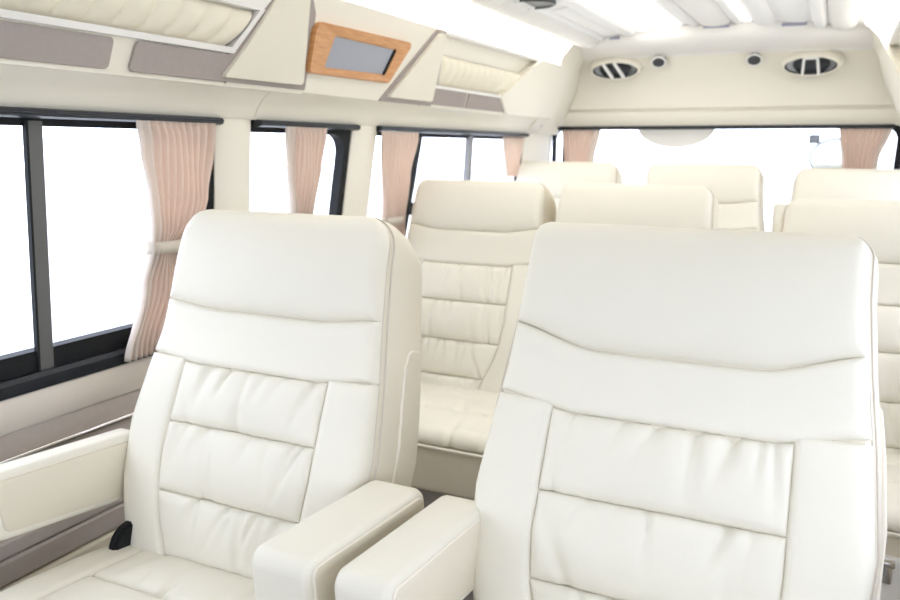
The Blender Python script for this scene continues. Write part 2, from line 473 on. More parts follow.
# ------------------------------------------------------------------ body shell
Y0, YE = -1.30, 3.72
EXR = .075
def X(h, s=-1): return CX + s*h          # s=-1 image-left wall, +1 image-right wall
def wl(z, s=-1, off=0): return X(lerp(.848 + (EXR if s > 0 else 0), .815, (z-.83)/(.54)) + off, s)   # window plane

def prism_y(prof_hz, y0, y1, s, name, m, parent=None, smooth=35, bev=0):
    bm = bmesh.new(); prism(bm, [(X(h, s), y0, z) for h, z in prof_hz], (0, y1-y0, 0))
    if bev: bmesh.ops.bevel(bm, geom=bm.edges[:], offset=bev, segments=2, affect='EDGES')
    return new_obj(name, bm, m, parent, smooth)

bm = bmesh.new(); box(bm, (X(.95), Y0, -.05), (X(1.0, 1), 4.12, 0)); struct(new_obj('floor', bm, 'floor'))
bm = bmesh.new()
g = 60
box(bm, (-g, -g, -.72), (g, g, -.62)); gr = struct(new_obj('ground', bm, 'ground'))
trim_n = [0]
def trim(prof_hz, y0, y1, s, m, **k):
    trim_n[0] += 1
    if s > 0 and max(z for h, z in prof_hz) < 1.: prof_hz = [(h+EXR, z) for h, z in prof_hz]
    return struct(prism_y(prof_hz, y0, y1, s, 'trim_%d' % trim_n[0], m, **k))

def arc_hz(pts): return pts
WIN = [(-1.08, .02, .06), (.15, 1.49, .025), (1.50, 2.118, .06), (2.16, 3.615, .05)]
for s, side in ((-1, 'left'), (1, 'right')):
    ex = EXR if s > 0 else 0
    struct(prism_y([(.852+ex, 0), (.852+ex, .80), (.848+ex, .832), (.93+ex, .832), (.93+ex, 0)], Y0, 4.0, s, 'wall_'+side, 'lowpanel'))
    trim([(.842, .766), (.838, .772), (.838, .826), (.842, .832), (.87, .832), (.87, .766)], Y0, 3.98, s, 'belt')          # belt
    trim([(.8475, .600), (.846, .605), (.846, .760), (.8475, .765), (.86, .765), (.86, .600)], Y0, 3.98, s, 'fabric')
    trim([(.842, .706), (.840, .709), (.840, .715), (.842, .718), (.86, .718), (.86, .706)], Y0, 3.98, s, 'chrome', smooth=60)
    trim([(.846, .522), (.842, .527), (.842, .552), (.846, .557), (.86, .557), (.86, .522)], Y0, 3.98, s, 'fabric')
    trim([(.846, .470), (.841, .475), (.841, .515), (.846, .520), (.86, .520), (.86, .470)], Y0, 3.98, s, 'fabric')
    trim([(.845, .10), (.840, .105), (.840, .460), (.845, .467), (.86, .467), (.86, .10)], Y0, 3.98, s, 'perf')
    # header cove above the windows, two pieces meeting at a joint
    H = [(.806, 1.366), (.800, 1.372), (.790, 1.392), (.772, 1.415), (.752, 1.430), (.740, 1.437), (.80, 1.46), (.93, 1.46), (.93, 1.366)]
    trim(H, Y0, 1.625, s, 'plastic'); trim(H, 1.6275, 3.75, s, 'plastic')
    # pillars
    for ya, yb in ((Y0, -1.07), (.01, .15), (1.505, 1.634), (2.112, 2.255), (3.60, 4.0)):
        trim_n[0] += 1; bm = bmesh.new()
        pf = [(.86, ya), (.822, ya), (.814, ya+.012), (.812, (ya+yb)/2), (.814, yb-.012), (.822, yb), (.86, yb)]
        vs = []
        for z, e in ((.825, .028+ex), (1.0, .02+ex*.7), (1.2, .008+ex*.3), (1.375, -.004)):
            vs.append([bm.verts.new((X(h+e, s), y-(.15*max(0, 1.366-z) if 2.1 < ya < 2.2 else 0), z)) for h, y in pf])
        for A, C in zip(vs, vs[1:]):
            for i in range(len(pf)): j = (i+1) % len(pf); bm.faces.new((A[i], A[j], C[j], C[i]))
        bm.faces.new(vs[0]); bm.faces.new(vs[-1])
        struct(new_obj('trim_%d' % trim_n[0], bm, 'plastic', None, 50))

bm = bmesh.new(); box(bm, (X(.95), Y0-.05, 0), (X(1., 1), Y0, .95)); struct(new_obj('wall_front', bm, 'plastic'))
bm = bmesh.new(); box(bm, (X(.95), Y0-.05, 1.52), (X(1., 1), Y0, 1.90)); struct(new_obj('wall_front', bm, 'plastic'))
for s in (-1, 1):
    bm = bmesh.new(); box(bm, (min(X(.78, s), X(.95, s)), Y0-.05, .95), (max(X(.78, s), X(.95, s)), Y0, 1.52)); trim_n[0] += 1; struct(new_obj('trim_%d' % trim_n[0], bm, 'plastic'))
bm = bmesh.new(); box(bm, (X(.98), 2.72, 0), (X(.98, 1), 3.97, .064)); struct(new_obj('floor_step', bm, 'floor'))
win_no = 0
def rr(y0, y1, z0, z1, r): return rounded([(y0, z0), (y1, z0), (y1, z1), (y0, z1)], r, 6)
for s in (-1, 1):
    for k, (ya, yb, rad) in enumerate(WIN):
        win_no += 1
        w = struct(empty('window_%d' % win_no, (wl(1.1, s, .03), (ya+yb)/2, .83)))
        inv = Vector(w.location)
        def loc(y, z, off=0):
            if k == 1: y -= .15*max(0., 1.366-z)*sstep(ya, yb, y)
            if k == 2: y -= .15*max(0., 1.366-z)*(1-sstep(ya, ya+.25, y))
            return Vector((wl(z, s, off), y, z)) - inv
        k -= 1
        fr = .06 if k == 1 else (.035 if k == 0 else .03)
        ob = .075 if k == 0 else .06
        bm = bmesh.new()
        outer = rr(ya, yb+.012, .832, 1.366, rad); inner = rr(ya+fr, yb-fr*.6, .832+ob, 1.336, rad)
        ring(bm, [loc(y, z, .008) for y, z in outer], [loc(y, z, .008) for y, z in inner], (s*.03, 0, 0))
        new_obj('window_frame', bm, 'black', w)
        bm = bmesh.new(); pp = rr(ya+.01, yb-.01, .845, 1.35, rad)
        prism(bm, [loc(y, z, .026) for y, z in pp], (s*.005, 0, 0)); new_obj('window_pane', bm, 'glass', w)
        # two-step sill rail
        bm = bmesh.new()
        prism(bm, [loc(ya, .834, -.010), loc(ya, .858, -.012), loc(ya, .866, -.004), loc(ya, .866, .02), loc(ya, .834, .02)], (0, yb-ya, 0))
        new_obj('window_sill', bm, 'rail', w)
        def bar(y, wd, m, name, off=.0, th=.022, lean=0):
            bm = bmesh.new()
            prism(bm, [loc(y-wd/2, .86, off), loc(y+wd/2, .86, off), loc(y+wd/2, .86, off+th), loc(y-wd/2, .86, off+th)], loc(y+lean*.485, 1.345)-loc(y, .86))
            return new_obj(name, bm, m, w)
        if k == 0:
            bar(1.026, .030, 'darkbar', 'window_divider', .004, .010); bar(1.0085, .005, 'black', 'divider_seal', .003, .010)
        if k == 2:
            bar(2.425, .026, 'black', 'window_divider', -.002, .012, .26); bar(2.995, .032, 'greybar', 'window_divider')
            bm = bmesh.new(); box(bm, (-.03, -.03, -.022), (.006, .03, .022), .004)
            l = new_obj('window_latch', bm, 'black', w); l.location = loc(2.495, 1.085, 0)

# curtain rails
def rail(y0, y1, z, h, lab, s=-1, name='curtain_rail'):
    bm = bmesh.new(); x = X(.797, s)
    prism(bm, [(x, y0, z-.008), (x-s*.010, y0, z-.003), (x-s*.010, y0, z+.007), (x, y0, z+.010), (x+s*.02, y0, z+.010), (x+s*.02, y0, z-.008)], (0, y1-y0, 0))
    bmesh.ops.bevel(bm, geom=[e for e in bm.edges if abs(e.verts[0].co.y-e.verts[1].co.y) > .01], offset=.003, segments=2, affect='EDGES')
    o = new_obj(name, bm, 'rail'); tag(o, lab, 'curtain rail', 'curtain rails'); return o
rail(.2, 1.500, 1.357, .02, 'black curtain rail along the top of the large front side window')
rail(1.640, 2.105, 1.357, .02, 'short black curtain rail over the small middle side window')
rail(2.235, 3.585, 1.357, .02, 'long glossy black curtain rail over the rearmost side window')
bm = bmesh.new(); prism(bm, [(-1.290, 3.925, 1.388), (-1.290, 3.925, 1.406), (-1.290, 3.945, 1.406), (-1.290, 3.945, 1.388)], (1.495, 0, 0))
bmesh.ops.bevel(bm, geom=bm.edges[:], offset=.003, segments=2, affect='EDGES')
tag(new_obj('curtain_rail', bm, 'rail'), 'black curtain rail running across the top of the rear window', 'curtain rail', 'curtain rails')

# curtains --------------------------------------------------
def curtain(keys, to3d, pleats, amp, lab, tie=None, lit=.16, seed=0, lit_side=0):
    """keys: list of (z, a_left, a_right) ; to3d(a, z, depth)"""
    root = None
    keys = sorted(keys, key=lambda k: -k[0])
    def ext(z):
        if z >= keys[0][0]: return keys[0][1:]
        for p, q in zip(keys, keys[1:]):
            if z >= q[0]:
                t = sstep(0, 1, (p[0]-z)/(p[0]-q[0])); return lerp(p[1], q[1], t), lerp(p[2], q[2], t)
        return keys[-1][1:]
    zt, zb = keys[0][0], keys[-1][0]
    r = random.Random(seed); ph = [r.uniform(-.5, .5) for _ in range(40)]
    a0, a1 = ext(zt)
    root = empty('curtain', to3d((a0+a1)/2, zb, 0)); org = Vector(root.location)
    tag(root, lab, 'curtain', 'pink pleated curtains')
    w0 = a1-a0
    def build(f0, f1, nm, m):
        bm = bmesh.new(); NU = max(8, int((f1-f0)*pleats*10)); NV = 44; rows = []
        for j in range(NV+1):
            z = lerp(zt, zb, j/NV); L, Rr = ext(z); sq = (Rr-L)/w0
            row = []
            for i in range(NU+1):
                f = lerp(f0, f1, i/NU); ang = f*pleats*2*PI + ph[int(f*pleats) % 40]*.5*math.sin(z*9)
                d = amp*(.55+.45/max(.35, sq))*math.sin(ang)*(.55 if j < 2 else 1) + .004*math.sin(z*23+f*9)
                row.append(bm.verts.new(to3d(lerp(L, Rr, f), z, d)-org))
            rows.append(row)
        for j in range(NV):
            for i in range(NU): bm.faces.new((rows[j][i], rows[j][i+1], rows[j+1][i+1], rows[j+1][i]))
        o = new_obj(nm, bm, m, root, 180)
        md = o.modifiers.new('thickness', 'SOLIDIFY'); md.thickness = .0015; md.offset = 0
    if lit > 0 and lit_side == 0: build(0, lit, 'curtain_lit_fold', 'lit_fold'); build(lit, 1, 'curtain_panel', 'curtain')
    elif lit > 0: build(1-lit, 1, 'curtain_lit_fold', 'lit_fold'); build(0, 1-lit, 'curtain_panel', 'curtain')
    else: build(0, 1, 'curtain_panel', 'curtain')
    if tie:
        L, Rr = ext(tie); bm = bmesh.new(); pts = []
        mid = (L+Rr)/2; hh = (Rr-L)/2+.002
        for k2 in (0, 1):
            pass
        n = 24; A, Bv = [], []
        for k2 in range(n):
            a = 2*PI*k2/n
            for zz, lst in ((tie+.013, A), (tie-.013, Bv)):
                lst.append(bm.verts.new(to3d(mid+hh*math.cos(a), zz, (amp*1.5+.008)*math.sin(a))-org))
        for k2 in range(n): j = (k2+1) % n; bm.faces.new((A[k2], A[j], Bv[j], Bv[k2]))
        o = new_obj('tieback', bm, 'tie', root, 180); md = o.modifiers.new('thickness', 'SOLIDIFY'); md.thickness = .003; md.offset = 0
    return root
def lw(a, z, d): return Vector((wl(z, -1) + .030 + d, a*.978, z))
def lw2(a, z, d): return Vector((wl(z, -1) + .002 + d, a*.995, z))
curtain([(1.352, 1.262, 1.500), (1.30, 1.272, 1.495), (1.19, 1.288, 1.480), (1.125, 1.292, 1.455), (1.080, 1.290, 1.385), (1.0, 1.268, 1.41), (.846, 1.212, 1.400)], lw, 11, .010,
        'dusty pink pleated curtain tied in the middle at the large front side window', tie=1.083, lit=.17, seed=1)
curtain([(1.352, 1.775, 1.962), (1.25, 1.785, 1.945), (1.08, 1.800, 1.885), (.95, 1.80, 1.87), (.85, 1.79, 1.89)], lw, 9, .010,
        'dusty pink pleated curtain hanging in the small middle side window', tie=.98, lit=.14, seed=2)
curtain([(1.350, 2.280, 2.528), (1.2, 2.295, 2.488), (1.060, 2.312, 2.440), (.95, 2.32, 2.46), (.85, 2.30, 2.49)], lw, 10, .010,
        'dusty pink curtain at the front end of the rearmost side window', tie=1.06, lit=0, seed=3)
curtain([(1.350, 3.34, 3.585), (1.2, 3.39, 3.58), (1.17, 3.41, 3.57)], lw2, 8, .007,
        'narrow dusty pink curtain at the back end of the rearmost side window', lit=.12, seed=4)
def rw(a, z, d): return Vector((a, 3.950 + d, z))
curtain([(1.392, -1.272, -1.075), (1.25, -1.255, -1.10), (1.05, -1.24, -1.15), (.9, -1.25, -1.13)], rw, 9, .009,
        'dusty pink curtain at the left end of the rear window', lit=.2, lit_side=1, seed=5)
curtain([(1.392, -.008, .195), (1.25, .015, .155), (1.05, .05, .13), (.9, .03, .15)], rw, 10, .009,
        'dusty pink curtain at the right end of the rear window', lit=.14, lit_side=1, seed=6)

# ------------------------------------------------------------------ overhead side consoles
def binX(z, s, off=0): return X(lerp(.735, .645, (z-1.437)/.223) + off, s)
def bpoly(bm, pts, s, off, th):
    """polygon in (y,z) on the console face, pushed in by off toward the cabin, extruded th outward"""
    prism(bm, [(binX(z, s, -off), y, z) for y, z in pts], (s*th, 0, 0))
def bevel_front(bm, o):
    bmesh.ops.bevel(bm, geom=[e for e in bm.edges if e.is_manifold and len(e.link_faces) == 2 and e.calc_face_angle(0) > .5], offset=o, segments=2, affect='EDGES', clamp_overlap=True)

def ruffle_patch(bm, y0, y1, z0, z1, s, pitch, depth, shear=(0, 0)):
    """puffed leather with curved gathers ; shear = extra y at top for left/right ends"""
    n = max(1, round((y1-y0)/pitch)); NU = n*10; NV = 12
    rows = []
    for j in range(NV+1):
        v = j/NV; row = []
        for i in range(NU+1):
            u = i/NU; y = lerp(y0, y1, u) + shear[0]*v*(1-u)**8 + shear[1]*v*u**8; z = lerp(z0, z1, v)
            ph = (u*n - .20*math.sin(PI*v) - .25*v) % 1.0
            p = abs(math.sin(PI*ph))**.5
            e = math.sqrt(max(0, 1-(2*v-1)**2))
            off = -.030 + depth*e*(.72+.28*p) - .006*(1-p)*e
            row.append(bm.verts.new((binX(z, s, -off), y, z)))
        rows.append(row)
    for j in range(NV):
        for i in range(NU): bm.faces.new((rows[j][i], rows[j][i+1], rows[j+1][i+1], rows[j+1][i]))

for s, side in ((-1, 'left'), (1, 'right')):
    con = empty('overhead_console', (binX(1.437, s), 2.0, 1.437)); inv = Vector(con.location)
    tag(con, 'cream overhead console on the %s above the windows%s' % (side, ', with grey inlays and ruffled pockets' if s < 0 else ', only its end in view'), 'overhead console')
    def part(name, bm, m, sm=35, par=None):
        bmesh.ops.translate(bm, verts=bm.verts[:], vec=-inv)
        return new_obj(name, bm, m, par or con, sm)
    # backing behind everything (recess floor)
    bm = bmesh.new(); bpoly(bm, [(Y0, 1.430), (3.68, 1.430), (3.68, 1.662), (Y0, 1.662)], s, -.034, .012); part('console_back', bm, 'plastic')
    # face plates at plane 0
    bm = bmesh.new()
    bpoly(bm, [(Y0, 1.433), (1.735, 1.433), (1.735, 1.439), (Y0, 1.439)], s, .002, .04)                       # lower lip
    bpoly(bm, [(Y0, 1.437), (1.45, 1.437), (1.45, 1.506), (Y0, 1.506)], s, -.004, .032)                        # strip with inlays
    part('lower_strip', bm, 'plastic')
    bm = bmesh.new(); bpoly(bm, [(Y0, 1.500), (1.446, 1.502), (1.440, 1.514), (Y0, 1.512)], s, .008, .04); bevel_front(bm, .003); part('pocket_rim', bm, 'white_plastic')
    bm = bmesh.new(); bpoly(bm, [(1.428, 1.502), (1.446, 1.502), (1.512, 1.602), (1.498, 1.602)], s, .006, .04); part('pocket_side_rim', bm, 'white_plastic')
    bm = bmesh.new(); bpoly(bm, [(Y0, 1.598), (1.505, 1.598), (1.555, 1.662), (Y0, 1.662)], s, .004, .036); bevel_front(bm, .003); part('pocket_top_rim', bm, 'white_plastic')
    # centre plate holding the monitor
    bm = bmesh.new(); bpoly(bm, [(1.450, 1.437), (2.06, 1.437), (2.12, 1.437), (2.345, 1.664), (1.568, 1.664)], s, 0, .034); bevel_front(bm, .002); part('centre_plate', bm, 'plastic')
    # grey inlays
    bm = bmesh.new(); bpoly(bm, rounded([(Y0+.3, 1.442), (1.125, 1.442), (1.125, 1.4985), (Y0+.3, 1.4975)], [.004, .010, .010, .004]), s, -.001, .02); part('grey_inlay', bm, 'binfabric')
    bm = bmesh.new(); bpoly(bm, rounded([(1.171, 1.443), (1.742, 1.4425), (1.742, 1.451), (1.700, 1.62), (1.66, 1.664), (1.552, 1.664), (1.446, 1.510), (1.430, 1.4995), (1.176, 1.4985)], [.010, .004, .004, 0, 0, 0, 0, .004, .010], 4), s, .003, .03); part('grey_inlay', bm, 'binfabric')
    # padded flap beside the front pocket
    bm = bmesh.new(); bpoly(bm, rounded([(1.424, 1.451), (1.716, 1.453), (1.640, 1.664), (1.556, 1.664), (1.47, 1.515)], [.004, .008, .0, 0, 0], 4), s, .016, .02); bevel_front(bm, .005); part('padded_flap', bm, 'leather')
    bm = bmesh.new(); ruffle_patch(bm, -.02, 1.425, 1.510, 1.602, s, .062, .036, (0, .070)); part('ruffled_pocket', bm, 'ruffle', 60)
    # rear half
    bm = bmesh.new(); bpoly(bm, rounded([(2.118, 1.437), (2.46, 1.437), (2.46, 1.50), (2.392, 1.664), (2.330, 1.664)], [.006, 0, 0, .01, .02], 4), s, .004, .03); part('grey_inlay', bm, 'binfabric')
    bm = bmesh.new(); bpoly(bm, rounded([(2.152, 1.449), (2.438, 1.449), (2.380, 1.652), (2.343, 1.652)], [.004, .008, .01, .01], 4), s, .017, .02); bevel_front(bm, .005); part('padded_flap', bm, 'leather')
    bm = bmesh.new(); bpoly(bm, [(2.40, 1.433), (3.70, 1.433), (3.70, 1.498), (2.40, 1.498)], s, -.004, .03); part('lower_strip', bm, 'plastic')
    bm = bmesh.new(); bpoly(bm, [(2.42, 1.443), (2.728, 1.443), (2.712, 1.494), (2.42, 1.494)], s, .002, .02); part('grey_inlay', bm, 'binfabric')
    bm = bmesh.new(); bpoly(bm, [(2.745, 1.443), (3.14, 1.443), (3.02, 1.494), (2.732, 1.494)], s, .002, .02); part('grey_inlay', bm, 'binfabric')
    bm = bmesh.new(); bpoly(bm, [(2.42, 1.4935), (3.04, 1.4935), (3.05, 1.503), (2.42, 1.503)], s, .008, .04); bevel_front(bm, .002); part('pocket_rim', bm, 'white_plastic')
    bm = bmesh.new(); ruffle_patch(bm, 2.44, 3.06, 1.500, 1.602, s, .058, .036, (-.03, .13)); part('ruffled_pocket', bm, 'ruffle', 60)
    bm = bmesh.new(); bpoly(bm, rounded([(3.01, 1.497), (3.14, 1.436), (3.72, 1.436), (3.72, 1.664), (3.30, 1.664)], [0, 0, 0, 0, .02], 5), s, .012, .045); bevel_front(bm, .004); part('end_plate', bm, 'plastic')
    # top ledge of console
    bm = bmesh.new(); bpoly(bm, [(Y0, 1.658), (3.72, 1.658), (3.72, 1.668), (Y0, 1.668)], s, -.004, .09); part('top_ledge', bm, 'white_plastic')
# wood framed monitor
mon = empty('wall_monitor', (binX(1.54, -1), 1.94, 1.487)); inv = Vector(mon.location)
tag(mon, 'small grey screen in a slanted light wood frame set in the overhead console', 'monitor')
bm = bmesh.new()
o2 = rounded([(1.722, 1.484), (2.128, 1.487), (2.196, 1.606), (1.694, 1.603)], [.018, .014, .014, .022], 6)
i2 = rounded([(1.792, 1.503), (2.094, 1.509), (2.116, 1.579), (1.800, 1.580)], [.006]*4, 6)
ring(bm, [(binX(z, -1, -.016), y, z) for y, z in o2], [(binX(z, -1, -.010), y, z) for y, z in i2], (-.02, 0, 0))
bmesh.ops.translate(bm, verts=bm.verts[:], vec=-inv); bevel_front(bm, .003)
new_obj('wood_frame', bm, 'wood', mon)
bm = bmesh.new(); bpoly(bm, [(1.785, 1.498), (2.100, 1.504), (2.125, 1.585), (1.792, 1.585)], -1, .004, .008)
bmesh.ops.translate(bm, verts=bm.verts[:], vec=-inv); new_obj('screen', bm, 'screen', mon)
bm = bmesh.new(); bpoly(bm, [(2.088, 1.507), (2.096, 1.507), (2.120, 1.581), (2.110, 1.581)], -1, .0085, .006)
bmesh.ops.translate(bm, verts=bm.verts[:], vec=-inv); new_obj('screen_edge', bm, 'black', mon)

# cove lights between consoles and ceiling
def ceil_z(x): return 1.835 - .16*(x-CX)**2
for s in (-1, 1):
    c = empty('cove_light', (X(.60, s), 1.9, 1.70)); inv = Vector(c.location)
    tag(c, 'long bright white cove light above the %s overhead console' % ('left' if s < 0 else 'right'), 'light')
    bm = bmesh.new(); pts = []
    n = 8; A = []
    for k in range(n+1):
        t = k/n; h = lerp(.650, .572, t) + .012*math.sin(PI*t); z = lerp(1.668, 1.776, t) + .006*math.sin(PI*t)
        A.append((h, z))
    prism(bm, [(X(h, s), 1.2, z) for h, z in A] + [(X(h+.012, s), 1.2, z+.010) for h, z in reversed(A)], (0, 2.40, 0))
    bmesh.ops.translate(bm, verts=bm.verts[:], vec=-inv); new_obj('diffuser', bm, 'led', c, 60)
    bm = bmesh.new()
    prism(bm, [(X(h+.013, s), Y0, z+.011) for h, z in A] + [(X(h+.03, s), Y0, z+.03) for h, z in reversed(A)], (0, YE-Y0, 0))
    bmesh.ops.translate(bm, verts=bm.verts[:], vec=-inv); new_obj('housing', bm, 'ceiling', c, 60)
    bm = bmesh.new()
    prism(bm, [(X(h, s), Y0, z) for h, z in A] + [(X(h+.012, s), Y0, z+.010) for h, z in reversed(A)], (0, 1.195-Y0, 0))
    bmesh.ops.translate(bm, verts=bm.verts[:], vec=-inv); new_obj('blank_cover', bm, 'ceiling', c, 60)

# ------------------------------------------------------------------ ceiling
bm = bmesh.new()
xs = [X(.585)+1.17*k/24 for k in range(25)]
prism(bm, [(x, Y0, ceil_z(x)) for x in xs] + [(x, Y0, ceil_z(x)+.03) for x in reversed(xs)], (0, YE+.1-Y0, 0))
ceil = struct(new_obj('ceiling', bm, 'ceiling', None, 60))
def rib(x0, x1, h, y0=Y0, y1=YE+.03, m='ceiling', name='ceiling_rib'):
    bm = bmesh.new(); n = 6; lo = []
    for k in range(n+1):
        t = k/n; x = lerp(x0, x1, t); lo.append((x, y0, ceil_z(x) - h*min(1, (1-abs(2*t-1)**4)*1.0)))
    prism(bm, lo + [(x1, y0, ceil_z(x1)+.002), (x0, y0, ceil_z(x0)+.002)], (0, y1-y0, 0))
    return new_obj(name, bm, m, ceil, 50)
def cruffle(x0, x1, h, pitch=.05, y0=Y0, y1=YE+.01):
    bm = bmesh.new(); n = int((y1-y0)/pitch); NV = n*6; NU = 8; rows = []
    for j in range(NV+1):
        v = j/NV; row = []
        for i in range(NU+1):
            u = i/NU; x = lerp(x0, x1, u); p = abs(math.sin(PI*((v*n + .25*math.sin(PI*u)) % 1)))**.5; e = math.sqrt(max(0, 1-(2*u-1)**2))
            row.append(bm.verts.new((x, lerp(y0, y1, v), ceil_z(x) - .001 - h*e*(.55+.45*p))))
        rows.append(row)
    for j in range(NV):
        for i in range(NU): bm.faces.new((rows[j][i], rows[j][i+1], rows[j+1][i+1], rows[j+1][i]))
    return new_obj('ruffled_band', bm, 'white_ruffle', ceil, 60)
cruffle(-1.125, -1.030, .036); rib(-1.035, -1.008, .016)
rib(-.925, -.865, .020); cruffle(-.595, -.462, .020); rib(-.640, -.598, .012); rib(-.459, -.417, .012)
rib(-.375, -.285, .020); rib(-.145, -.085, .024); cruffle(-.083, .020, .026, .06)
for x0, x1 in ((-1.0, -.93), (-.275, -.155)):
    rib(x0, x1, .008, 2.93, YE-.02, name='channel_panel')
    bm = bmesh.new(); xm = (x0+x1)/2
    box(bm, (x0+.012, YE+.002, ceil_z(xm)-.018), (x1-.012, YE+.03, ceil_z(xm)-.006), .003); new_obj('end_strip', bm, 'endstrip', ceil)
bm = bmesh.new(); box(bm, (-.58, YE+.008, ceil_z(CX)-.024), (-.47, YE+.03, ceil_z(CX)-.014), .003); new_obj('end_strip', bm, 'endstrip', ceil)
for x0, x1, sd in ((-.850, -.668, 'left'), (-.412, -.382, 'right')):
    c = empty('ceiling_fill_glow', ((x0+x1)/2, 1.6, ceil_z((x0+x1)/2))); inv = Vector(c.location)  # glowing strip added over plain ceiling to brighten the cabin
    tag(c, ('broad' if sd == 'left' else 'narrow') + ' flat white glowing strip added for fill along the ceiling ' + ('left of the middle ruffled band' if sd == 'left' else 'right of the middle ruffled band'), 'light')
    bm = bmesh.new(); P = [(x0, .8, ceil_z(x0)-.006), (x1, .8, ceil_z(x1)-.006), (x1, .8, ceil_z(x1)+.004), (x0, .8, ceil_z(x0)+.004)]
    prism(bm, P, (0, 2.90, 0)); bmesh.ops.translate(bm, verts=bm.verts[:], vec=-inv); new_obj('diffuser', bm, 'ceiling_glow', c)
# round ceiling outlet, only its rim in view
v = empty('ceiling_vent', (-1.0, 2.72, ceil_z(-1.0)-.004)); tag(v, 'round dark ceiling vent cut by the top edge of the view', 'vent')
bm = bmesh.new(); ringp = [(.078*math.cos(2*PI*k/32), .078*math.sin(2*PI*k/32), -.006) for k in range(32)]; tube(bm, ringp, .008, 8, True); new_obj('bezel', bm, 'darkgrey', v)
bm = bmesh.new(); prism(bm, [(.074*math.cos(2*PI*k/32), .074*math.sin(2*PI*k/32), -.002) for k in range(32)], (0, 0, -.006)); new_obj('grille', bm, 'darkgrey', v)

# ------------------------------------------------------------------ rear
# beam: sweep of a y,z profile over x following the roof arch
def sweep_x(profile, x0, x1, n, name, m, zf):
    bm = bmesh.new(); L = []
    for k in range(n+1):
        x = lerp(x0, x1, k/n); L.append([bm.verts.new((x, y, z+zf(x))) for y, z in profile])
    N = len(profile)
    for A, C in zip(L, L[1:]):
        for i in range(N): j = (i+1) % N; bm.faces.new((A[i], A[j], C[j], C[i]))
    bm.faces.new(L[0]); bm.faces.new(L[-1][::-1])
    return new_obj(name, bm, m, None, 40)
def nt(): trim_n[0] += 1; return 'trim_%d' % trim_n[0]
zf = lambda x: -.025*(x-CX)**2
struct(sweep_x([(3.735, 1.83), (3.728, 1.795), (3.735, 1.775), (3.76, 1.755), (3.83, 1.728), (3.85, 1.722), (3.853, 1.716), (3.868, 1.716), (3.92, 1.725), (4.10, 1.80), (4.10, 1.83)], X(.66), X(.66, 1), 30, nt(), 'white_plastic', zf))
struct(sweep_x([(3.862, 1.722), (3.905, 1.66), (3.935, 1.60), (3.952, 1.53), (3.955, 1.488), (3.972, 1.484), (3.972, 1.477), (3.958, 1.472), (3.968, 1.402), (4.10, 1.402), (4.10, 1.722)], X(.80), X(.80, 1), 20, 'wall_rear', 'plastic', lambda x: 0))
bm = bmesh.new(); box(bm, (X(.93), 3.965, 0), (X(.93, 1), 4.05, .85)); struct(new_obj('wall_rear', bm, 'plastic'))
# corner columns: curved panels between side wall and rear panel
for s in (-1, 1):
    bm = bmesh.new(); L = []
    for z, hA, hB, yB in ((1.366, .806, .775, 3.962), (1.437, .742, .740, 3.955), (1.53, .700, .690, 3.935), (1.60, .675, .660, 3.915), (1.67, .650, .640, 3.875), (1.74, .620, .600, 3.84), (1.80, .59, .57, 3.83)):
        row = []
        for k in range(9):
            t = k/8; a = t*PI/2
            h = lerp(hA, hB, t**1.2); y = lerp(3.58, yB, t**.8)
            row.append(bm.verts.new((X(h, s), y, z)))
        row.append(bm.verts.new((X(hB+.06, s), 4.06, z))); row.append(bm.verts.new((X(.90, s), 4.06, z))); row.append(bm.verts.new((X(.90, s), 3.58, z)))
        L.append(row)
    for A, C in zip(L, L[1:]):
        for i in range(len(A)): j = (i+1) % len(A); bm.faces.new((A[i], A[j], C[j], C[i]))
    bm.faces.new(L[0]); bm.faces.new(L[-1][::-1])
    col = struct(new_obj(nt(), bm, 'plastic', None, 50))
    bm = bmesh.new(); bmesh.ops.create_uvsphere(bm, u_segments=10, v_segments=6, radius=.007)
    sc = new_obj('screw_cap', bm, 'silver', col); sc.location = (X(.772, s), 3.70, 1.405)
win_no += 1
bm = bmesh.new(); box(bm, (X(.78), Y0-.03, .95), (X(.78, 1), Y0-.025, 1.52)); struct(new_obj('window_%d' % win_no, bm, 'glass'))
# rear window
win_no += 1
w = struct(empty('window_%d' % win_no, (CX, 4.0, .85))); inv = Vector(w.location)
bm = bmesh.new(); o2 = rounded([(-1.335, .845), (.245, .845), (.245, 1.41), (-1.335, 1.41)], [.05]*4, 6); i2 = rounded([(-1.318, .875), (.206, .875), (.222, 1.392), (-1.318, 1.392)], [.05]*4, 6)
ring(bm, [Vector((x, 3.985, z))-inv for x, z in o2], [Vector((x, 3.985, z))-inv for x, z in i2], (0, .03, 0)); new_obj('window_frame', bm, 'black', w)
bm = bmesh.new(); prism(bm, [Vector((x, 3.997, z))-inv for x, z in rounded([(-1.33, .85), (.24, .85), (.24, 1.405), (-1.33, 1.405)], [.05]*4, 6)], (0, .005, 0)); new_obj('window_pane', bm, 'glass', w)
bm = bmesh.new(); box(bm, (-1.276, 3.975, .86), (-1.266, 3.994, 1.40)); bmesh.ops.translate(bm, verts=bm.verts[:], vec=-inv); new_obj('window_seal', bm, 'black', w)
# brake light housing hanging at the top of the rear window
bm = bmesh.new(); P = [(-.895, 1.402)] + [(-.715+.18*math.cos(a), 1.402+.098*math.sin(a)) for a in [PI+PI*k/20 for k in range(21)]] + [(-.535, 1.402)]
prism(bm, [(x, 3.975, z) for x, z in P[1:-1]], (0, .018, 0))
tag(new_obj('brake_light_cover', bm, 'white_plastic'), 'pale rounded cover hanging at the top of the rear window glass', 'brake light')
